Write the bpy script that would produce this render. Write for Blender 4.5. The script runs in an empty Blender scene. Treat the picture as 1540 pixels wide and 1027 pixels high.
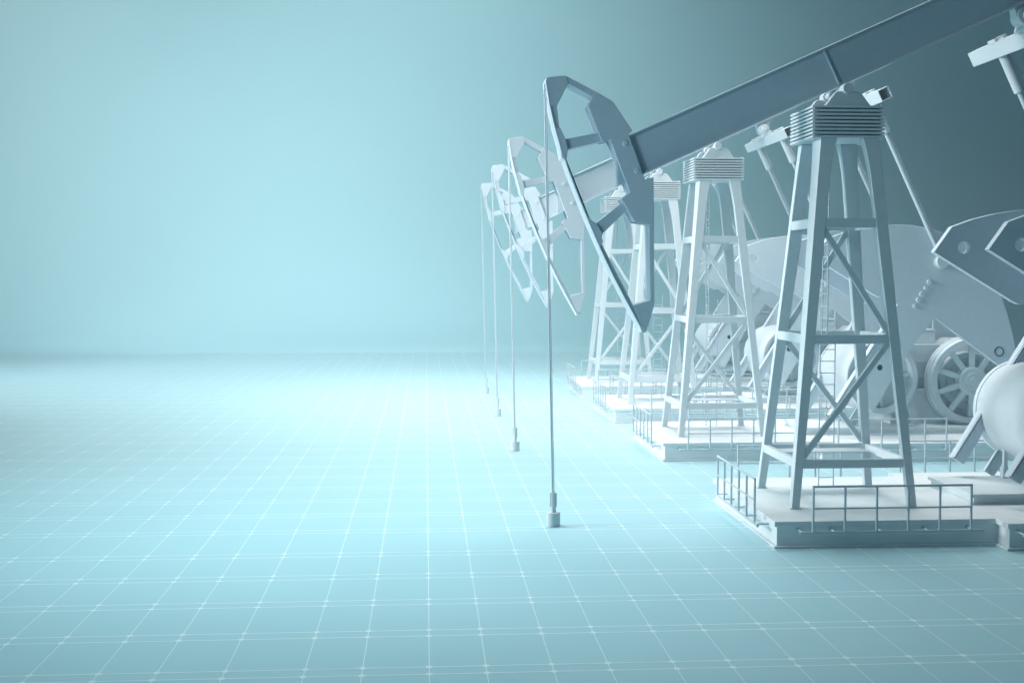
import bpy, bmesh, math
from mathutils import Vector, Matrix

SC = bpy.context.scene
COL = SC.collection
PI = math.pi

# ------------------------------------------------------------------ materials
def paint(name, col, rough=.55, spec=.35, grain=.05, scale=6.0, bump=.02, fine=90.0, metallic=0.0):
    """painted metal / concrete: faint broad mottling, fine grain in colour and bump"""
    m = bpy.data.materials.new(name); m.use_nodes = True
    nt = m.node_tree; N = nt.nodes; L = nt.links
    b = N['Principled BSDF']
    tc = N.new('ShaderNodeTexCoord')
    n1 = N.new('ShaderNodeTexNoise'); n1.inputs['Scale'].default_value = scale; n1.inputs['Detail'].default_value = 5
    n2 = N.new('ShaderNodeTexNoise'); n2.inputs['Scale'].default_value = fine; n2.inputs['Detail'].default_value = 2
    L.new(tc.outputs['Object'], n1.inputs['Vector']); L.new(tc.outputs['Object'], n2.inputs['Vector'])
    mx = N.new('ShaderNodeMath'); mx.operation = 'ADD'
    L.new(n1.outputs['Fac'], mx.inputs[0]); L.new(n2.outputs['Fac'], mx.inputs[1])
    mr = N.new('ShaderNodeMapRange'); mr.inputs['From Min'].default_value = .6; mr.inputs['From Max'].default_value = 1.4
    mr.inputs['To Min'].default_value = 1 - grain; mr.inputs['To Max'].default_value = 1 + grain
    L.new(mx.outputs[0], mr.inputs['Value'])
    vm = N.new('ShaderNodeVectorMath'); vm.operation = 'SCALE'; vm.inputs[0].default_value = col
    L.new(mr.outputs['Result'], vm.inputs['Scale']); L.new(vm.outputs['Vector'], b.inputs['Base Color'])
    b.inputs['Roughness'].default_value = rough
    b.inputs['Specular IOR Level'].default_value = spec
    b.inputs['Metallic'].default_value = metallic
    if bump:
        bp = N.new('ShaderNodeBump'); bp.inputs['Strength'].default_value = bump * 5; bp.inputs['Distance'].default_value = .004
        L.new(n2.outputs['Fac'], bp.inputs['Height']); L.new(bp.outputs['Normal'], b.inputs['Normal'])
    return m

HAZE = .0025
M_METAL = paint('pale_painted_metal', (.54, .64, .69), rough=.5)
M_PLATE = paint('pale_painted_plate', (.49, .60, .68), rough=.55)
M_CONC = paint('pale_concrete', (.64, .73, .765), rough=.8, spec=.2, grain=.08, scale=1.6, bump=.05, fine=60)
M_RAIL = paint('railing_paint', (.43, .53, .59), rough=.4)
M_DARK = paint('dark_rubber_hole_shade', (.015, .02, .028), rough=.6, bump=0)  # rubber of the seal ring, also the painted dark inside the shaft hole
M_ROD = paint('bright_steel_rod', (.42, .53, .60), rough=.35, spec=.5)
M_FLOOR = paint('teal_floor', (.35, .595, .665), rough=.5, spec=.25, grain=.035, scale=.25, bump=.03, fine=35)
M_WALL = paint('teal_backdrop', (.395, .67, .73), rough=.85, spec=.1, grain=.02, scale=.05, bump=0, fine=8)
M_LINE = paint('pale_floor_paint', (.68, .84, .89), rough=.6, bump=0)

# ------------------------------------------------------------------ mesh builder
class MB:
    def __init__(s): s.bm = bmesh.new()
    def box(s, x0, x1, y0, y1, z0, z1):
        v = [s.bm.verts.new((x, y, z)) for x in (x0, x1) for y in (y0, y1) for z in (z0, z1)]
        for f in ((0,1,3,2),(4,6,7,5),(0,4,5,1),(2,3,7,6),(0,2,6,4),(1,5,7,3)):
            s.bm.faces.new([v[i] for i in f])
        return s
    def hull(s, lo, hi):
        """frustum between two rectangles lo/hi = (x0,x1,y0,y1,z)"""
        a = [s.bm.verts.new((x, y, lo[4])) for x, y in ((lo[0],lo[2]),(lo[1],lo[2]),(lo[1],lo[3]),(lo[0],lo[3]))]
        b = [s.bm.verts.new((x, y, hi[4])) for x, y in ((hi[0],hi[2]),(hi[1],hi[2]),(hi[1],hi[3]),(hi[0],hi[3]))]
        s.bm.faces.new(a[::-1]); s.bm.faces.new(b)
        for i in range(4): s.bm.faces.new((a[i], a[(i+1)%4], b[(i+1)%4], b[i]))
        return s
    def loft(s, rects):
        rings = []
        for r in rects:
            rings.append([s.bm.verts.new((x, y, r[4])) for x, y in ((r[0],r[2]),(r[1],r[2]),(r[1],r[3]),(r[0],r[3]))])
        s.bm.faces.new(rings[0][::-1]); s.bm.faces.new(rings[-1])
        for a, b in zip(rings, rings[1:]):
            for i in range(4): s.bm.faces.new((a[i], a[(i+1)%4], b[(i+1)%4], b[i]))
        return s
    def prism(s, pts, y0, y1, holes=()):
        """XZ outline extruded along Y; optional round holes (x, z, r)"""
        bm = bmesh.new(); es = []
        loops = [list(pts)] + [[(x + r*math.cos(a*PI/16), z + r*math.sin(a*PI/16)) for a in range(32)] for x, z, r in holes]
        for lp in loops:
            vs = [bm.verts.new((x, y0, z)) for x, z in lp]
            es += [bm.edges.new((vs[i], vs[(i+1) % len(vs)])) for i in range(len(vs))]
        if holes:
            bmesh.ops.triangle_fill(bm, edges=es, use_beauty=True, use_dissolve=False)
        else:
            bm.verts.ensure_lookup_table(); bm.faces.new(bm.verts[:])
        g = bmesh.ops.extrude_face_region(bm, geom=bm.faces[:])
        for v in [e for e in g['geom'] if isinstance(e, bmesh.types.BMVert)]: v.co.y = y1
        bmesh.ops.recalc_face_normals(bm, faces=bm.faces[:])
        me = bpy.data.meshes.new('t'); bm.to_mesh(me); bm.free(); s.bm.from_mesh(me); bpy.data.meshes.remove(me)
        return s
    def cyl(s, a, b, r, r2=None, n=24, cap=True):
        a, b = Vector(a), Vector(b); r2 = r if r2 is None else r2
        q = (b - a).to_track_quat('Z', 'Y')
        A = [s.bm.verts.new(a + q @ Vector((r*math.cos(2*PI*i/n), r*math.sin(2*PI*i/n), 0))) for i in range(n)]
        B = [s.bm.verts.new(b + q @ Vector((r2*math.cos(2*PI*i/n), r2*math.sin(2*PI*i/n), 0))) for i in range(n)]
        for i in range(n): s.bm.faces.new((A[i], A[(i+1)%n], B[(i+1)%n], B[i]))
        if cap: s.bm.faces.new(A[::-1]); s.bm.faces.new(B)
        return s
    def pipe(s, pts, r, n=14):
        for a, b in zip(pts, pts[1:]): s.cyl(a, b, r, n=n)
        return s
    def bar(s, a, b, w, h, up=(0, 1, 0)):
        """rectangular bar from a to b; w across 'up', h along 'up'"""
        a, b, up = Vector(a), Vector(b), Vector(up)
        d = (b - a).normalized(); u = (up - d*up.dot(d)).normalized(); t = d.cross(u)
        v = [s.bm.verts.new(p + t*sx*w/2 + u*sy*h/2) for p in (a, b) for sx in (-1, 1) for sy in (-1, 1)]
        for f in ((0,1,3,2),(4,6,7,5),(0,4,5,1),(2,3,7,6),(0,2,6,4),(1,5,7,3)):
            s.bm.faces.new([v[i] for i in f])
        return s
    def lathe_y(s, cx, cz, prof, n=72):
        """closed profile [(r, y)...] turned round an axis along Y through (cx, cz)"""
        rings = [[s.bm.verts.new((cx + r*math.cos(2*PI*i/n), y, cz + r*math.sin(2*PI*i/n))) for i in range(n)] for r, y in prof]
        k = len(rings)
        for j in range(k):
            a, b = rings[j], rings[(j+1) % k]
            for i in range(n): s.bm.faces.new((a[i], a[(i+1)%n], b[(i+1)%n], b[i]))
        return s
    def build(s, name, mat, parent=None, bevel=.012, smooth=True, label=None, sheet=False):
        if sheet:
            for q in s.bm.faces:
                q.normal_update()
                if q.normal.z < -1e-4: q.normal_flip()
        else: bmesh.ops.recalc_face_normals(s.bm, faces=s.bm.faces[:])
        # the mesh's own origin sits at its middle
        c = Vector((0, 0, 0))
        xs = [v.co for v in s.bm.verts]
        c = Vector(((min(p.x for p in xs)+max(p.x for p in xs))/2, (min(p.y for p in xs)+max(p.y for p in xs))/2, min(p.z for p in xs)))
        bmesh.ops.translate(s.bm, verts=s.bm.verts[:], vec=-c)
        me = bpy.data.meshes.new(name); s.bm.to_mesh(me); s.bm.free()
        me.materials.append(mat)
        if smooth:
            for p in me.polygons: p.use_smooth = True
            me.set_sharp_from_angle(angle=math.radians(32))
        o = bpy.data.objects.new(name, me); COL.objects.link(o)
        o['_c'] = tuple(c)
        if parent is not None:
            pc = Vector(parent['_c'])
            o.parent = parent; o.location = c - pc
        else:
            o.location = c
        if bevel:
            b = o.modifiers.new('bevel', 'BEVEL'); b.width = bevel; b.segments = 2; b.limit_method = 'ANGLE'
            b.angle_limit = math.radians(40); b.harden_normals = True
        if label: o['label'] = label
        return o

def empty(name, loc):
    o = bpy.data.objects.new(name, None); COL.objects.link(o); o.empty_display_size = .3
    o.location = loc; o['_c'] = tuple(loc); return o
def sub_empty(name, parent, loc):
    o = empty(name, loc); o.parent = parent; o.location = Vector(loc) - Vector(parent['_c']); return o
def tag(o, label, cat, group=None):
    o['label'] = label; o['category'] = cat
    if group: o['group'] = group
    return o

# ================================================================== setting
def cell_lines(lo, hi, anchor, steps):
    """line positions: cyclic list of steps, both ways from anchor"""
    out = [anchor]; i = 0
    while out[-1] < hi: out.append(out[-1] + steps[i % len(steps)]); i += 1
    i = len(steps) - 1; p = anchor; left = []
    while p > lo: p -= steps[i % len(steps)]; left.append(p); i -= 1
    return sorted(p for p in left + out if lo <= p <= hi)

FLOOR_END = 97.0
f = MB(); f.bm.faces.new([f.bm.verts.new(p) for p in ((-130,-40,0),(170,-40,0),(170,FLOOR_END,0),(-130,FLOOR_END,0))])
o = f.build('floor', M_FLOOR, bevel=0, smooth=False, sheet=True); o['kind'] = 'structure'

# painted grid: single lines running away, doubled lines running across, a dot on each crossing
US = cell_lines(-70, 90, -1.857, [.873, 1.018]*15 + [1.207])
VS = cell_lines(6, FLOOR_END, 29.17, [1.991]*8 + [2.45])
VS = [v for v in VS if v < 96] 
g = MB(); Z = .0012
def strip(x0, x1, y0, y1, z=Z):
    g.bm.faces.new([g.bm.verts.new(p) for p in ((x0,y0,z),(x1,y0,z),(x1,y1,z),(x0,y1,z))])
rows = []
for v in VS: rows += [v, v - .345]
rows.append(96.98)
def seq(a, b, st=3.1):
    n = int((b-a)/st) + 1
    return [(a + (b-a)*i/n, a + (b-a)*(i+1)/n) for i in range(n)]
for u in US:
    for a, c in seq(max(5, (abs(u)-4)/.6), FLOOR_END): strip(u-.0072, u+.0072, a, c)
for v in rows:
    for a, c in seq(max(-70, -4-v*.62), min(90, 4+v*.62)): strip(a, c, v-.015, v+.015, Z+.0006)
for v in rows:
    for u in US:
        if abs(u) > 1.0 + v*.62: continue
        k = 10 if v < 45 else 6
        g.bm.faces.new([g.bm.verts.new((u + .056*math.cos(2*PI*i/k), v + .064*math.sin(2*PI*i/k), Z+.0012)) for i in range(k)])
o = g.build('floor_markings', M_LINE, bevel=0, smooth=False, sheet=True); o['kind'] = 'structure'

# seamless backdrop: flat apron beyond the tiles, a wide cove, then the wall
b = MB(); prof = [(FLOOR_END, 0.0), (112, 0.0)]
R = 34.0
for i in range(1, 25):
    a = i/24*PI/2; prof.append((112 + R*math.sin(a), R - R*math.cos(a)))
prof.append((112 + R, 64))
NX = 24
rings = [[b.bm.verts.new((-130 + 300*i/NX, y, z)) for i in range(NX+1)] for y, z in prof]
for r0, r1 in zip(rings, rings[1:]):
    for i in range(NX): b.bm.faces.new((r0[i], r0[i+1], r1[i+1], r1[i]))
o = b.build('backdrop', M_WALL, bevel=0, sheet=True); o['kind'] = 'structure'

# ================================================================== one pumpjack
O = (9.93, 29.4, 0)
YC = 29.385                      # middle plane of the walking beam

def make_pumpjack():
    root = empty('pumpjack', (O[0], O[1], .6))
    # ---------------- horsehead
    y0, y1 = 29.05, 29.72
    arc_out = [(2.84,10.56),(2.93,10.0),(3.04,9.53),(3.19,9.0),(3.395,8.43),(3.63,7.83),(3.875,7.24),(4.145,6.63),(4.44,6.02),(4.765,5.41),(5.12,4.77)]
    arc_in = [(3.08,10.02),(3.155,9.4),(3.30,8.78),(3.47,8.3),(3.66,7.82),(3.90,7.30),(4.16,6.75),(4.42,6.25),(4.68,5.76),(4.92,5.29)]
    head = MB().prism(arc_out[:1] + arc_out[1:] + [(5.20,4.80)] + arc_in[::-1], y0+.03, y1-.03).build('horsehead', M_PLATE, root)
    # curved wrap plate the ropes run over
    w = MB()
    wr = [(x-.028, z-.012) for x, z in arc_out]
    w.prism(wr + [(x+.004, z) for x, z in arc_out[::-1]], y0-.012, y1+.012); w.build('arc_plate', M_PLATE, head, bevel=.006)
    MB().prism([(2.82,10.60),(2.88,10.64),(3.29,10.68),(3.36,10.51),(3.09,9.98),(2.93,9.97)], y0-.005, y1+.005).build('corner_plate', M_PLATE, head)
    MB().prism([(3.27,10.685),(4.06,10.285),(3.98,10.16),(3.33,10.50)], y0+.02, y1-.02).build('top_strut', M_PLATE, head)
    back = [(4.0,10.31),(4.4,10.09),(4.87,9.41),(4.78,9.33),(5.17,8.27),(5.38,8.32),(5.40,7.2),(4.94,7.26),(4.61,7.81),(4.82,7.95),(4.34,9.19),(4.15,9.14),(3.81,9.98)]
    for a in (y0-.012, y1-.07):
        p = MB().prism(back, a, a+.082).build('side_plate', M_PLATE, head)
    ed = MB()
    ed.prism([(3.84,9.98),(4.17,9.17),(4.36,9.23),(4.85,7.94),(4.65,7.82),(4.96,7.29),(5.36,7.23),(5.36,7.29),(5.0,7.35),(4.72,7.84),(4.93,7.92),(4.41,9.30),(4.21,9.25),(3.90,9.98),(4.02,10.25),(3.98,10.28)], y0+.07, y1-.07)
    ed.build('edge_web', M_PLATE, head, bevel=.006)
    for x, z in ((4.70,9.11),(4.98,8.46)):
        MB().cyl((x, y0-.05, z), (x, y0+.02, z), .06).build('bolt', M_METAL, head, bevel=.008)
    for x, z in ((4.02,10.25),(4.38,10.04),(4.80,9.42),(5.35,7.26),(5.33,8.24),(4.19,9.18),(4.72,9.30),(5.12,8.22)):
        MB().cyl((x, y0-.022, z), (x, y0+.01, z), .014, n=10).build('rivet', M_METAL, head, bevel=0)
    MB().prism([(3.24,9.20),(4.12,9.375),(4.15,9.16),(3.30,8.96)], y0+.10, y1-.10).build('spoke', M_PLATE, head)
    MB().prism([(4.62,7.70),(4.80,7.58),(4.12,6.93),(3.98,7.20)], y0+.10, y1-.10).build('spoke', M_PLATE, head)
    MB().prism([(3.01,9.50),(3.17,9.45),(3.28,9.22),(3.345,8.97),(3.31,8.66),(3.20,8.76),(3.13,9.1)], y0-.006, y1+.006).build('gusset', M_PLATE, head)
    MB().prism([(3.72,7.58),(3.86,7.34),(4.03,7.22),(4.18,6.99),(4.15,6.90),(4.19,6.81),(4.13,6.68),(3.93,7.06)], y0-.006, y1+.006).build('gusset', M_PLATE, head)
    MB().prism([(5.28,7.24),(5.40,7.21),(5.425,5.40),(5.325,5.37)], y0+.02, y1-.02).build('rear_strut', M_PLATE, head)
    MB().prism([(4.91,5.30),(5.34,5.42),(5.44,5.41),(5.27,4.78),(5.11,4.75)], y0-.006, y1+.006).build('toe_plate', M_PLATE, head)
    MB().prism([(5.09,4.77),(5.28,4.79),(5.27,4.66),(5.14,4.64)], y0+.12, y1-.12).build('toe_stop', M_METAL, head)

    # ---------------- walking beam (I section, 24 degrees)
    k = math.tan(math.radians(24.15))
    zt = lambda x: 10.70 + (x-7.88)*k
    zb = lambda x: 9.615 + (x-7.88)*k
    def run(x0, x1, top, bot): return [(x0, bot(x0)), (x1, bot(x1)), (x1-.43*(zt(x1)-zb(x1))*0, top(x1)), (x0, top(x0))]
    XA, XB = 4.55, 16.0
    beam = MB()
    beam.prism(run(XA, XB, lambda x: zt(x)-.05, lambda x: zb(x)+.05), YC-.17, YC+.17)
    beam = beam.build('walking_beam', M_PLATE, root, bevel=0)
    MB().prism(run(XA, XB, zt, lambda x: zt(x)-.055), YC-.27, YC+.27).build('flange', M_PLATE, beam, bevel=.025)
    MB().prism(run(XA, XB, lambda x: zb(x)+.055, zb), YC-.27, YC+.27).build('flange', M_PLATE, beam, bevel=.01)
    for xs in (9.86, 14.9):
        for s in (-1, 1):
            a = YC + s*.17; c = YC + s*.255
            MB().bar((xs, (a+c)/2, zb(xs)+.06), (xs-.38, (a+c)/2, zt(xs-.38)-.06), .03, .085).build('stiffener', M_PLATE, beam, bevel=.004)

    # ---------------- tower
    tw = sub_empty('tower', root, (O[0], O[1], .6))
    ZB, ZT = .6, 9.22
    CX, CY = 9.93, 29.40
    def leg_rect(z, sx, sy):
        t = (z - ZB)/(ZT - ZB)
        ox = 1.49 + (.70-1.49)*t; oy = 1.53 + (.88-1.53)*t     # outer face distance from the axis
        wx = .19 + (.12 if sy < 0 else .17)*t; wy = (.20 + .38*t) if (sx < 0 and sy < 0) else (.17 + .05*t)
        if t > .88:
            e = ((t-.88)/.12)**2; wx += .08*e; wy += .06*e
        xa, xb = CX + sx*ox, CX + sx*(ox-wx); ya, yb = CY + sy*oy, CY + sy*(oy-wy)
        return (min(xa,xb), max(xa,xb), min(ya,yb), max(ya,yb), z)
    zs = [ZB, 3, 5, 7, 8.18] + [8.18 + 1.04*i/7 for i in range(1, 8)]
    for sx in (-1, 1):
        for sy in (-1, 1):
            MB().loft([leg_rect(z, sx, sy) for z in zs]).build('leg', M_METAL, tw, bevel=.012)
            r = leg_rect(ZB, sx, sy)
            MB().box(r[0]-.035, r[1]+.035, r[2]-.035, r[3]+.035, ZB+.001, ZB+.025).build('foot_plate', M_METAL, tw, bevel=.004)
    for z0, z1 in ((7.12, 7.34), (4.41, 4.62), (1.53, 1.73)):
        zm = (z0+z1)/2
        for sy in (-1, 1):
            A, B = leg_rect(zm, -1, sy), leg_rect(zm, 1, sy)
            yf = A[2] if sy < 0 else A[3]
            ya, yb = (yf+.012, yf+.17) if sy < 0 else (yf-.17, yf-.012)
            MB().box(A[1]-.03, B[0]+.03, ya, yb, z0, z1).build('crossbar', M_METAL, tw)
        for sx in (-1, 1):
            A, B = leg_rect(zm, sx, -1), leg_rect(zm, sx, 1)
            xf = A[0] if sx < 0 else A[1]
            xa, xb = (xf+.012, xf+.15) if sx < 0 else (xf-.15, xf-.012)
            MB().box(xa, xb, A[3]-.03, B[2]+.03, z0, z1).build('crossbar', M_METAL, tw)
    def brace(sy, za, zb_, flip):
        A, B = leg_rect(za, -flip, sy), leg_rect(zb_, flip, sy)
        xa = A[1]-.01 if flip > 0 else A[0]+.01
        xb = B[0]+.01 if flip > 0 else B[1]-.01
        off = .09
        ya = (A[2]+off) if sy < 0 else (A[3]-off); yb = (B[2]+off) if sy < 0 else (B[3]-off)
        MB().bar((xa, ya, za), (xb, yb, zb_), .13, .11).build('diagonal_brace', M_METAL, tw)
    brace(-1, 1.78, 4.46, 1); brace(-1, 7.08, 4.66, 1)
    brace(1, 4.40, 1.80, 1); brace(1, 4.68, 7.10, 1)
    # thin service deck on the lowest frame
    MB().box(CX-1.1, CX+1.1, CY+.55, CY+1.22, 1.60, 1.63).build('service_deck', M_METAL, tw, bevel=.004)
    for xx in (9.55, 9.95):
        MB().cyl((xx, 30.6, 1.63), (xx, 30.6, 1.70), .03, n=12).build('deck_bolt', M_METAL, tw, bevel=0)

    # ---------------- louvred head of the tower
    hd = MB().box(9.30, 10.47, 28.78, 29.99, 9.221, 9.965).build('tower_head', M_METAL, root, bevel=.01)
    for i in range(9):
        z = 9.222 + i*.0868
        p = MB().box(9.02, 10.75, 28.50, 30.28, z, z+.052)
        p.build('louvre_plate', M_METAL, hd, bevel=.006)
    for x in (9.08, 10.69):
        for y in (28.56, 30.22):
            MB().cyl((x, y, 9.19), (x, y, 10.005), .022, n=10).build('tie_bolt', M_METAL, hd, bevel=0)
    for ya, yd in ((28.56, .17), (30.02, .17)):
        br = MB().prism([(9.34,9.97),(9.57,10.27),(9.62,10.305),(10.12,10.31),(10.19,10.27),(10.43,9.97)], ya, ya+yd).build('bearing_bracket', M_METAL, hd, bevel=.02)
        MB().cyl((9.86, ya-.06, 10.37), (9.86, ya+yd+.06, 10.37), .125, n=32).build('pivot_pin', M_METAL, hd, bevel=.012)
    MB().cyl((9.86, 28.80, 10.37), (9.86, 29.95, 10.37), .085, n=24).build('pivot_shaft', M_METAL, hd, bevel=0)

    # ---------------- ladders
    def ladder(a, b, ztop, zbot, step, ra=.017):
        l = MB()
        (ax, ay), (bx, by) = a, b
        sl = (.0)
        l.cyl((ax, ay, zbot), (ax, ay, ztop), ra, n=12); l.cyl((bx, by, zbot), (bx, by, ztop), ra, n=12)
        z = zbot + step*.7
        while z < ztop - .25: l.cyl((ax, ay, z), (bx, by, z), .012, n=10); z += step
        return l
    ladder((10.09, 31.02), (10.48, 31.02), 5.15, .6, .30).build('ladder', M_RAIL, root, bevel=0)
    ladder((9.86, 29.78), (9.86, 30.18), 9.1, 4.45, .30).build('ladder', M_RAIL, root, bevel=0)

    # ---------------- equalizer: hollow box beam lying across, with bearing to the beam
    ang = math.radians(-25.5); ex, ez = 14.75, 11.83
    c_, s_ = math.cos(-ang), math.sin(-ang)
    def loc(u, v): return (ex + u*c_ - v*s_, ez + u*s_ + v*c_)
    eqb = MB(); h = .195; t = .03
    for (u0, u1, v0, v1) in ((-h, h, h-t, h), (-h, h, -h, -h+t), (-h, -h+t, -h+t, h-t), (h-t, h, -h+t, h-t)):
        eqb.prism([loc(u0,v0), loc(u1,v0), loc(u1,v1), loc(u0,v1)], 26.3, 32.5)
    eqb = eqb.build('equalizer_beam', M_METAL, root, bevel=.006)
    MB().prism([loc(-h+t,-h+t), loc(h-t,-h+t), loc(h-t,h-t), loc(-h+t,h-t)], 29.0, 29.1).build('inner_wall', M_METAL, eqb, bevel=0)
    for yc in (27.55, 31.12):
        cl = MB()
        cl.prism([loc(-.17,h+.002), loc(-.10,h+.002), loc(-.10,h+.09), loc(-.17,h+.09)], yc-.20, yc+.20)
        cl.prism([loc(-.098,h+.05), loc(.10,h+.05), loc(.10,h+.085), loc(-.098,h+.085)], yc-.20, yc-.14)
        cl.prism([loc(-.098,h+.05), loc(.10,h+.05), loc(.10,h+.085), loc(-.098,h+.085)], yc+.14, yc+.20)
        cl.prism([loc(.10,h+.002), loc(.17,h+.002), loc(.17,h+.09), loc(.10,h+.09)], yc-.20, yc+.20)
        cl.build('rod_clamp', M_METAL, eqb, bevel=.006)
    # swivel bearing under the beam's tail
    bc = loc(-.05, .50)
    sw = MB().cyl((bc[0], 29.16, bc[1]), (bc[0], 29.62, bc[1]), .24, n=40).build('swivel_bearing', M_METAL, root, bevel=.015)
    MB().cyl((bc[0], 29.08, bc[1]), (bc[0], 29.16, bc[1]), .15, n=32).build('bearing_cap', M_METAL, sw, bevel=.01)
    MB().cyl((bc[0], 29.0, bc[1]), (bc[0], 29.08, bc[1]), .08, n=24).build('bearing_pin', M_METAL, sw, bevel=.008)
    MB().prism([loc(-.30,h+.003), loc(.25,h+.003), loc(.25,h+.05), loc(.12,h+.20), loc(-.17,h+.20), loc(-.30,h+.05)], 29.12, 29.68).build('saddle', M_METAL, sw, bevel=.01)
    xx = bc[0]-.20
    MB().prism([(xx-.10, zb(xx-.10)-.003), (xx+.55, zb(xx+.55)-.003), (bc[0]+.20, bc[1]+.05), (bc[0]-.24, bc[1]-.05)], 29.26, 29.56).build('hanger_block', M_METAL, sw, bevel=.012)

    # ---------------- pitman rods
    for yc in (27.55, 31.12):
        A = Vector((14.85, yc, 11.60)); B = Vector((17.28, yc, 6.48)); d = (B-A).normalized(); n = Vector((d.z, 0, -d.x))*-1
        rod = MB().cyl(A, B, .075, n=24).build('pitman_rod', M_ROD, root, bevel=0)
        MB().cyl(A - d*.05, A + d*.98, .135, n=28).build('rod_sleeve', M_METAL, rod, bevel=.01)
        MB().bar(A + n*.17, A + d*.92 + n*.17, .025, .06).build('sleeve_fin', M_METAL, rod, bevel=.004)
        MB().bar(A + d*.95 + n*.105, B - d*.3 + n*.105, .02, .05).build('rod_fin', M_METAL, rod, bevel=.004)
        MB().cyl((B.x, yc-.09 , B.z), (B.x, yc+.09, B.z), .23, n=36).build('rod_end', M_METAL, rod, bevel=.015)

    # ---------------- crank arms and counterweights
    cw = [(12.91,6.60),(13.37,7.24),(13.9,7.43),(14.5,7.58),(15.1,7.67),(15.7,7.71),(16.3,7.69),(16.9,7.58),(17.5,7.38),(18.05,7.08),
          (18.55,6.66),(18.97,6.15),(19.32,5.50),(19.60,4.75),(19.83,3.95),(19.98,3.2),(20.12,2.42),(17.07,4.60),(16.70,4.04),(15.80,5.02),(15.38,5.30),(15.2,5.26),(15.05,5.32)]
    for ya, side in ((27.65, -1), (30.71, 1)):
        c = MB().prism(cw, ya, ya+.22, holes=((13.69, 6.71, .155),)).build('counterweight', M_PLATE, root, bevel=.014)
        yo = ya - .001 if side < 0 else ya + .221
        pm = [(16.87,5.79),(16.75,5.59),(16.62,5.39),(16.51,5.19),(16.38,4.99)]
        for i, (x, z) in enumerate(pm):
            MB().cyl((x, yo, z), (x, yo + side*.06, z), .085 if i in (0,2,3) else .07, n=24).build('bolt', M_METAL, c, bevel=.012)
        tor = MB().lathe_y(19.34, 3.44, [(.135, yo-.012*1), (.165, yo-.012), (.165, yo+.012), (.135, yo+.012)], n=40)
        tor.build('seal_ring', M_DARK, c, bevel=0)
        MB().cyl((17.28, yo + side*.05, 6.48), (17.28, yo + side*.0, 6.48), .26, n=40).build('pin_boss', M_METAL, c, bevel=.012)
        # crank arm: wide upper plate with a narrow bar running on past the shaft
        a0, a1 = ya-.002, ya+.222
        arm = [(16.9,5.7),(16.2,5.66),(15.97,5.3),(15.35,4.31),(14.54,3.01),(13.83,1.87),(13.50,1.33),(13.80,1.16),(14.17,1.74),(14.30,2.02),(14.66,1.98),(14.85,1.55),(15.0,1.40),(15.09,1.54),(16.08,3.25),(17.0,4.56),(17.3,5.1)]
        am = MB().prism(arm, a0, a1, holes=((15.23, 2.92, .10),)).build('crank_arm', M_PLATE, root, bevel=.002)
        MB().cyl((15.23, a0+.05, 2.92), (15.23, a0+.12, 2.92), .099, n=24).build('shaft_hole_shade', M_DARK, am, bevel=0)  # near-black disc that paints the shade inside the hole
        for off in (0.0, .075):
            dx, dz = .81/1.532, 1.30/1.532
            p0 = Vector((13.50+.03+off*dz, 0, 1.33-off*dx*.6+.02)); p1 = Vector((15.35+.03+off*dz, 0, 4.31-off*dx*.6))
            yy = a0-.02 if side < 0 else a0-.02
            p0.y = p1.y = yy
            MB().bar(p0, p1, .022, .05).build('edge_rib', M_METAL, am, bevel=.003)

    # ---------------- brake / reducer drum on the crank shaft
    dx, dz = 15.5, 2.55
    dr = MB().lathe_y(dx, dz, [(0.001, 28.42), (1.02, 28.42), (1.05, 28.30), (1.06, 28.14), (1.22, 28.12), (1.265, 28.16), (1.27, 28.4), (1.27, 30.96), (1.25, 31.06), (1.19, 31.10), (0.001, 31.10)], n=96)
    dr = dr.build('reducer_drum', M_METAL, root, bevel=0)
    MB().lathe_y(dx, dz, [(1.262, 31.0), (1.285, 31.0), (1.285, 31.16), (1.0, 31.16), (1.0, 31.102), (1.262, 31.102)], n=96).build('drum_rim', M_METAL, dr, bevel=.004)
    for k_ in range(4):
        a = math.radians(4 + 90*k_)
        MB().bar((dx+.2*math.cos(a), 28.36, dz+.2*math.sin(a)), (dx+1.05*math.cos(a), 28.36, dz+1.05*math.sin(a)), .13, .12).build('drum_web', M_METAL, dr, bevel=.02)
    MB().cyl((15.35, 27.95, 2.35), (15.35, 28.42, 2.35), .30, n=40).build('drum_hub', M_METAL, dr, bevel=.02)
    MB().cyl((15.23, 27.84, 2.75), (15.23, 30.72, 2.75), .20, n=32).build('crank_shaft', M_METAL, root, bevel=0)

    # ---------------- saddle struts under the drum
    for y in (28.62, 30.98):
        st = MB()
        A, B = Vector((14.58, y, .86)), Vector((16.2, y, 3.45)); d = (B-A).normalized(); n = Vector((-d.z, 0, d.x))
        st.bar(A, B, .30, .10, up=(0, 1, 0))
        st = st.build('support_strut', M_METAL, root, bevel=.008)
        for q in (-.155, -.075):
            MB().bar(A - n*q + Vector((0, -.07, 0)), B - n*q + Vector((0, -.07, 0)), .025, .04).build('edge_rib', M_METAL, st, bevel=.003)
        MB().bar((16.9, y, .86), (16.2, y, 3.0), .26, .10).build('support_strut', M_METAL, root, bevel=.008)
    MB().box(14.66, 14.82, 30.32, 30.48, .85, 1.13).box(14.69, 14.79, 30.35, 30.45, 1.13, 1.62).build('screw_jack', M_METAL, root, bevel=.006)

    # ---------------- gearbox housing
    gb = MB().box(16.4, 19.9, 29.25, 30.55, 2.42, 3.62).build('gearbox', M_METAL, root, bevel=.05)
    MB().box(16.3, 20.0, 29.16, 30.64, 2.98, 3.02).build('casing_flange', M_METAL, gb, bevel=.006)
    MB().box(16.6, 19.7, 29.45, 30.35, 2.05, 2.42).build('casing_neck', M_METAL, gb, bevel=0)
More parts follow.
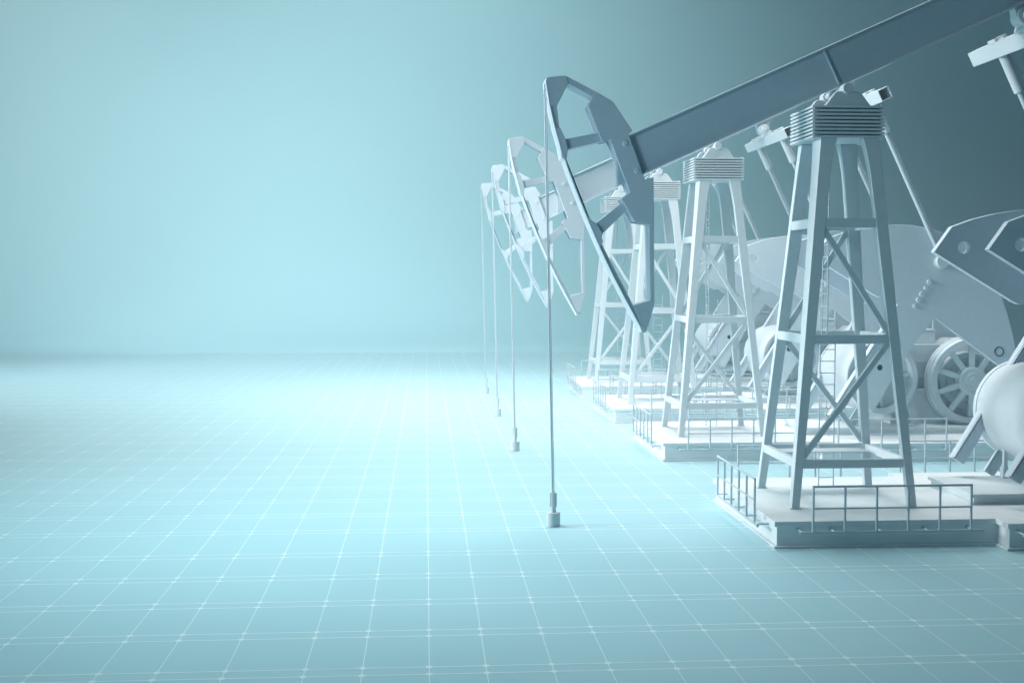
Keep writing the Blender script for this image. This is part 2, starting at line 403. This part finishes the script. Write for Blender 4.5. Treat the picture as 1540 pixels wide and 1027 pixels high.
    MB().box(16.2, 20.2, 29.10, 30.70, .86, 2.05).build('lower_casing', M_METAL, gb, bevel=.03)
    MB().box(16.15, 20.25, 29.05, 30.75, .851, .95).build('base_flange', M_METAL, gb, bevel=.006)
    MB().hull((16.72,17.86,29.35,30.4,3.621),(16.86,17.84,29.4,30.3,4.06)).build('hatch', M_METAL, gb, bevel=.03)
    MB().box(16.84, 17.87, 29.37, 30.33, 4.061, 4.12).build('hatch_lid', M_METAL, gb, bevel=.01)
    MB().bar((17.78,29.45,4.12),(17.82,29.45,4.72),.05,.05).bar((17.84,29.6,4.12),(17.93,29.6,4.72),.05,.05).build('lifting_horn', M_METAL, gb, bevel=.006)
    MB().hull((18.2,19.3,29.5,30.3,3.621),(18.4,19.1,29.6,30.2,3.80)).build('hatch', M_METAL, gb, bevel=.03)

    # ---------------- flywheel with ten spokes
    fx, fz = 18.87, 2.36
    fw = MB().lathe_y(fx, fz, [(1.25, 28.62), (1.27, 28.55), (1.46, 28.55), (1.50, 28.60), (1.50, 28.66), (1.56, 28.70), (1.56, 28.78), (1.51, 28.80), (1.51, 28.86), (1.57, 28.90), (1.57, 28.98), (1.50, 29.02), (1.25, 29.02)], n=96)
    fw = fw.build('flywheel', M_METAL, root, bevel=0)
    for k_ in range(10):
        a = math.radians(18 + 36*k_)
        MB().bar((fx+.40*math.cos(a), 28.66, fz+.40*math.sin(a)), (fx+1.24*math.cos(a), 28.72, fz+1.24*math.sin(a)), .19, .12).build('spoke', M_METAL, fw, bevel=.012)
    MB().lathe_y(fx, fz, [(.001, 28.52), (.46, 28.52), (.50, 28.56), (.50, 28.86), (.001, 28.86)], n=64).build('hub', M_METAL, fw, bevel=0)
    MB().lathe_y(fx, fz, [(.001, 28.46), (.28, 28.46), (.30, 28.519), (.001, 28.519)], n=48).lathe_y(fx, fz, [(.001, 28.38), (.15, 28.38), (.15, 28.459), (.001, 28.459)], n=32).build('hub_cap', M_METAL, fw, bevel=.006)
    MB().lathe_y(fx, fz, [(.001, 29.02), (.72, 29.02), (.78, 28.98), (.96, 28.98), (1.0, 29.03), (1.0, 29.24), (.001, 29.24)], n=72).build('brake_disc', M_METAL, root, bevel=0)

    # ---------------- motor at the tail of the skid
    mo = MB().cyl((22.6, 28.6, 1.75), (22.6, 30.2, 1.75), .55, n=40).build('motor', M_METAL, root, bevel=.03)
    MB().box(22.0, 23.2, 28.75, 30.05, .86, 1.3).build('motor_base', M_METAL, mo, bevel=.02)
    MB().cyl((22.6, 28.2, 1.75), (22.6, 28.6, 1.75), .25, n=32).build('belt_pulley', M_METAL, mo, bevel=.01)
    return root

# ================================================================== foundation
def make_foundation():
    root = empty('concrete_base', (O[0], O[1], 0))
    XE = 25.5
    def ell(d, z0, z1):
        m = MB()
        pts = [(7.64+d, 26.47+d), (12.66+d, 26.47+d), (12.66+d, 25.90+d), (XE-d, 25.90+d), (XE-d, 32.90-d), (12.66+d, 32.90-d), (12.66+d, 32.33-d), (7.64+d, 32.33-d)]
        lo = [m.bm.verts.new((x, y, z0)) for x, y in pts]; hi = [m.bm.verts.new((x, y, z1)) for x, y in pts]
        m.bm.faces.new(lo[::-1]); m.bm.faces.new(hi)
        for i in range(8): m.bm.faces.new((lo[i], lo[(i+1)%8], hi[(i+1)%8], hi[i]))
        return m
    ell(.07, .05, .49).build('plinth_wall', M_CONC, root, bevel=.008)
    ell(0, .487, .6).build('top_slab', M_CONC, root, bevel=.010)
    ell(.0, .0, .052).build('bottom_ledge', M_CONC, root, bevel=.008)
    p = MB().box(12.93, 24.8, 28.19, 30.68, .64, .77).build('machine_plinth', M_CONC, root, bevel=.006)
    MB().box(12.87, 24.9, 28.12, 30.75, .768, .85).build('cap_slab', M_CONC, p, bevel=.01)
    MB().box(12.88, 24.9, 28.13, 30.74, .601, .642).build('plinth_ledge', M_CONC, p, bevel=.006)
    return root

def make_railing(n=6, step=.708, e0=.29, e1=.29):
    """straight guard rail along +X, wall brackets towards +Y; origin under the first post at floor level"""
    root = empty('guard_railing', (0, 0, 0))
    L = step*(n-1)
    MB().cyl((-e0, 0, .41), (L+e1, 0, .41), .032, n=16).build('bottom_rail', M_RAIL, root, bevel=.004)
    MB().cyl((-.02, 0, 1.42), (L+.02, 0, 1.42), .026, n=16).build('top_rail', M_RAIL, root, bevel=.004)
    MB().cyl((0, 0, .94), (L, 0, .94), .02, n=14).build('middle_rail', M_RAIL, root, bevel=0)
    for i in range(n):
        MB().cyl((i*step, 0, .41), (i*step, 0, 1.42), .027, n=16).build('post', M_RAIL, root, bevel=0)
    for x in (-e0+.07, step*.72, step*2.2, step*3.7, L+.08):
        MB().cyl((x, 0, .41), (x, .40, .41), .02, n=12).cyl((x, .36, .41), (x, .40, .41), .04, n=16).build('wall_bracket', M_RAIL, root, bevel=0)
    return root

def make_wellhead():
    x, y = 3.04, 29.3
    root = empty('wellhead', (x, y, 0))
    MB().cyl((x, y, 0), (x, y, .33), .165, n=40).build('casing', M_METAL, root, bevel=.012)
    MB().cyl((x, y, .33), (x, y, .50), .065, n=28).build('stem', M_METAL, root, bevel=0)
    s = MB()
    for a0 in (0.25, 1.25):
        pts = []
        k = 12
        for i in range(k+1):
            a = (a0 + i/k*.86)*PI; pts.append((x + .085*math.cos(a), y + .085*math.sin(a)))
        for i in range(k, -1, -1):
            a = (a0 + i/k*.86)*PI; pts.append((x + .052*math.cos(a), y + .052*math.sin(a)))
        lo = [s.bm.verts.new((q[0], q[1], .47)) for q in pts]; hi = [s.bm.verts.new((q[0], q[1], .80)) for q in pts]
        s.bm.faces.new(lo[::-1]); s.bm.faces.new(hi)
        for i in range(len(pts)): s.bm.faces.new((lo[i], lo[(i+1)%len(pts)], hi[(i+1)%len(pts)], hi[i]))
    s.build('stuffing_box', M_METAL, root, bevel=.004)
    return root

def make_rod():
    root = empty('polished_rod', (3.04, 29.3, .5))
    MB().cyl((3.028, 29.31, .5), (2.815, 29.33, 10.42), .022, n=14).build('rod', M_ROD, root, bevel=0)
    MB().cyl((3.058, 29.27, .62), (2.845, 29.24, 10.2), .013, n=12).build('cable', M_RAIL, root, bevel=0)
    MB().box(2.79, 2.86, 29.18, 29.40, 10.36, 10.50).build('rope_clamp', M_METAL, root, bevel=.006)
    return root

def copy_tree(o, parent=None):
    kids = list(o.children)
    c = o.copy(); COL.objects.link(c); c.parent = parent
    for ch in kids: copy_tree(ch, c)
    return c

OFFS = [0, 12.83, 23.27, 33.55]
jack = make_pumpjack(); base = make_foundation(); well = make_wellhead(); rod = make_rod(); rail = make_railing()

JL = ['nearest and darkest pumpjack, its big blue grey horsehead and beam crossing the top right',
      'second pumpjack from the front, its fan shaped counterweight filling the space behind the nearest tower',
      'third pumpjack from the front, nearly white, between the second and the farthest',
      'farthest and smallest pumpjack, almost fading into the bright background']
BL = ['concrete base under the nearest pumpjack, its front face dark in shade',
      'pale concrete base under the second pumpjack from the front',
      'pale concrete base under the third pumpjack from the front',
      'smallest bleached concrete base, under the farthest pumpjack']
WL = ['wellhead with cylindrical foot nearest the viewer, standing on the tiled floor',
      'second wellhead from the front, pale, on the bright floor',
      'third wellhead from the front, nearly white on the bright floor',
      'smallest and farthest wellhead, barely standing out from the bright floor']
RL = ['grey polished rod hanging from the nearest horsehead down to the nearest wellhead',
      'white polished rod hanging from the second horsehead to the second wellhead',
      'thin white polished rod hanging from the third horsehead to the third wellhead',
      'thinnest white polished rod, hanging from the farthest horsehead']
GN = ['nearest', 'second', 'third', 'farthest']
RAILS = [('left', (7.40, 30.80), -PI/2, 'guard railing along the left end of the %s concrete base'),
         ('front', (8.40, 26.15), 0, 'guard railing on the front side of the %s concrete base, before the tower'),
         ('frontwide', (13.12, 25.56), 0, 'guard railing on the front of the %s base, beside its counterweights'),
         ('back', (11.94, 32.65), PI, 'guard railing on the rear side of the %s concrete base, behind the tower'),
         ('backwide', (16.66, 33.24), PI, 'guard railing on the rear of the %s base, behind its counterweights')]
first = True
for i, dy in enumerate(OFFS):
    for src, labs, cat, grp in ((jack, JL, 'pumpjack', 'pumpjacks in a row'), (base, BL, 'concrete base', 'concrete bases under the pumpjacks'),
                                (well, WL, 'wellhead', 'wellheads in a row'), (rod, RL, 'rod', 'polished rods hanging from the horseheads')):
        o = src if i == 0 else copy_tree(src)
        if i: o.location.y = Vector(src['_c']).y + dy
        tag(o, labs[i], cat, grp)
    for key, (x, y), rz, lab in RAILS:
        o = rail if first else copy_tree(rail)
        first = False
        o.location = (x, y + dy, 0); o.rotation_euler = (0, 0, rz)
        tag(o, lab % GN[i], 'railing', 'guard railings round the concrete bases')
for o in bpy.data.objects:
    if '_c' in o: del o['_c']

# ================================================================== camera
cam = bpy.data.cameras.new('camera'); co = bpy.data.objects.new('camera', cam); COL.objects.link(co)
F, PITCH, YAW = 1858.6, math.radians(3.0426), math.radians(3.99275)
cam.sensor_width = 36; cam.lens = 36*F/1540
fw = Vector((math.sin(YAW)*math.cos(PITCH), math.cos(YAW)*math.cos(PITCH), -math.sin(PITCH)))
co.location = (0, 0, 6); co.rotation_euler = fw.to_track_quat('-Z', 'Y').to_euler()
cam.clip_end = 1000; cam.clip_start = .1
SC.camera = co

# ================================================================== light
w = bpy.data.worlds.new('World'); SC.world = w; w.use_nodes = True
w.node_tree.nodes['Background'].inputs[0].default_value = (.26, .80, 1.30, 1)
w.node_tree.nodes['Background'].inputs[1].default_value = .055

def spot(name, loc, aim, watts, size, blend, radius, col):
    l = bpy.data.lights.new(name, 'SPOT'); l.energy = watts; l.spot_size = math.radians(size); l.spot_blend = blend
    l.shadow_soft_size = radius; l.color = col
    o = bpy.data.objects.new(name, l); COL.objects.link(o); o.location = loc
    o.rotation_euler = (Vector(aim) - Vector(loc)).to_track_quat('-Z', 'Y').to_euler(); return o
def area(name, loc, aim, watts, sx, sy, col):
    l = bpy.data.lights.new(name, 'AREA'); l.shape = 'RECTANGLE'; l.size = sx; l.size_y = sy; l.energy = watts; l.color = col
    o = bpy.data.objects.new(name, l); COL.objects.link(o); o.location = loc
    o.rotation_euler = (Vector(aim) - Vector(loc)).to_track_quat('-Z', 'Y').to_euler(); return o

# --- lamps, and unseen fill lights added to lift single areas
LC = (1, .985, .97); LW = (1, .925, .88); LT = (.84, 1, 1)
rowtop = area('row_top_fill', (7, 54, 30), (8, 52, 0), 7400, 14, 40, LW); rowtop.data.spread = math.radians(95)  # added overhead fill, whitens base tops and the floor under the row
rear = area('rear_fill', (-12, 101, 42), (-8, 106, 0), 10500, 84, 22, LC); rear.data.spread = math.radians(140)  # added fill over the far floor, lifts the dark band there
spot('row_fill', (-24, 18, 26), (6, 68, 3), 150000, 44, 1.0, 10, LW)  # added fill for the fronts of the farther pumpjacks, misses the nearest
spot('side_lamp', (-44, 34, 20), (9, 38, 6), 235000, 40, 1.0, 11, (1, .95, .91))
spot('wall_lamp', (-38, 60, 46), (-28, 146, 32), 200000, 78, 1.0, 6, (1, .93, .89))
spot('wall_fill_centre', (-6, 70, 44), (8, 146, 20), 85000, 66, 1.0, 6, (.90, 1, 1))  # added fill, brightens the middle of the backdrop
spot('near_floor_fill', (-13, 38, 34), (-2, 26, 0), 74000, 44, 1.0, 9, LT)  # added fill for the floor close to the camera
spot('head_fill', (-20, 8, 13), (5.5, 29, 7.8), 16000, 31, 1.0, 5, (.68, .92, 1))  # added bluish fill on the nearest horsehead and beam, no real fixture
spot('far_left_fill', (-32, 70, 36), (-19, 68, 0), 72000, 80, 1.0, 9, (1, .95, .92))  # added fill for the distant floor on the left
spot('apron_fill', (-16, 92, 46), (-10, 104, 0), 50000, 84, 1.0, 9, LC)  # added fill where the floor meets the backdrop

# studio haze
hz = MB().box(-131, 171, -41, 147.5, -1, 65).build('haze', M_LINE, bevel=0, smooth=False)
del hz['_c']
hz['kind'] = 'stuff'
mh = bpy.data.materials.new('haze'); mh.use_nodes = True; nt = mh.node_tree
nt.nodes.remove(nt.nodes['Principled BSDF'])
pv = nt.nodes.new('ShaderNodeVolumePrincipled'); pv.inputs['Density'].default_value = HAZE
pv.inputs['Color'].default_value = (.66, .93, 1, 1)
nt.links.new(pv.outputs[0], nt.nodes['Material Output'].inputs['Volume'])
hz.data.materials.clear(); hz.data.materials.append(mh)

# ================================================================== render settings
SC.view_settings.view_transform = 'Standard'; SC.view_settings.look = 'None'
SC.view_settings.exposure = 0; SC.view_settings.gamma = 1; SC.view_settings.use_curve_mapping = False
SC.render.engine = 'CYCLES'
SC.cycles.use_denoising = True
try:
    SC.cycles.denoiser = 'OPENIMAGEDENOISE'
except Exception: pass
SC.cycles.max_bounces = 8; SC.cycles.diffuse_bounces = 5; SC.cycles.volume_bounces = 1
SC.cycles.sample_clamp_indirect = 8
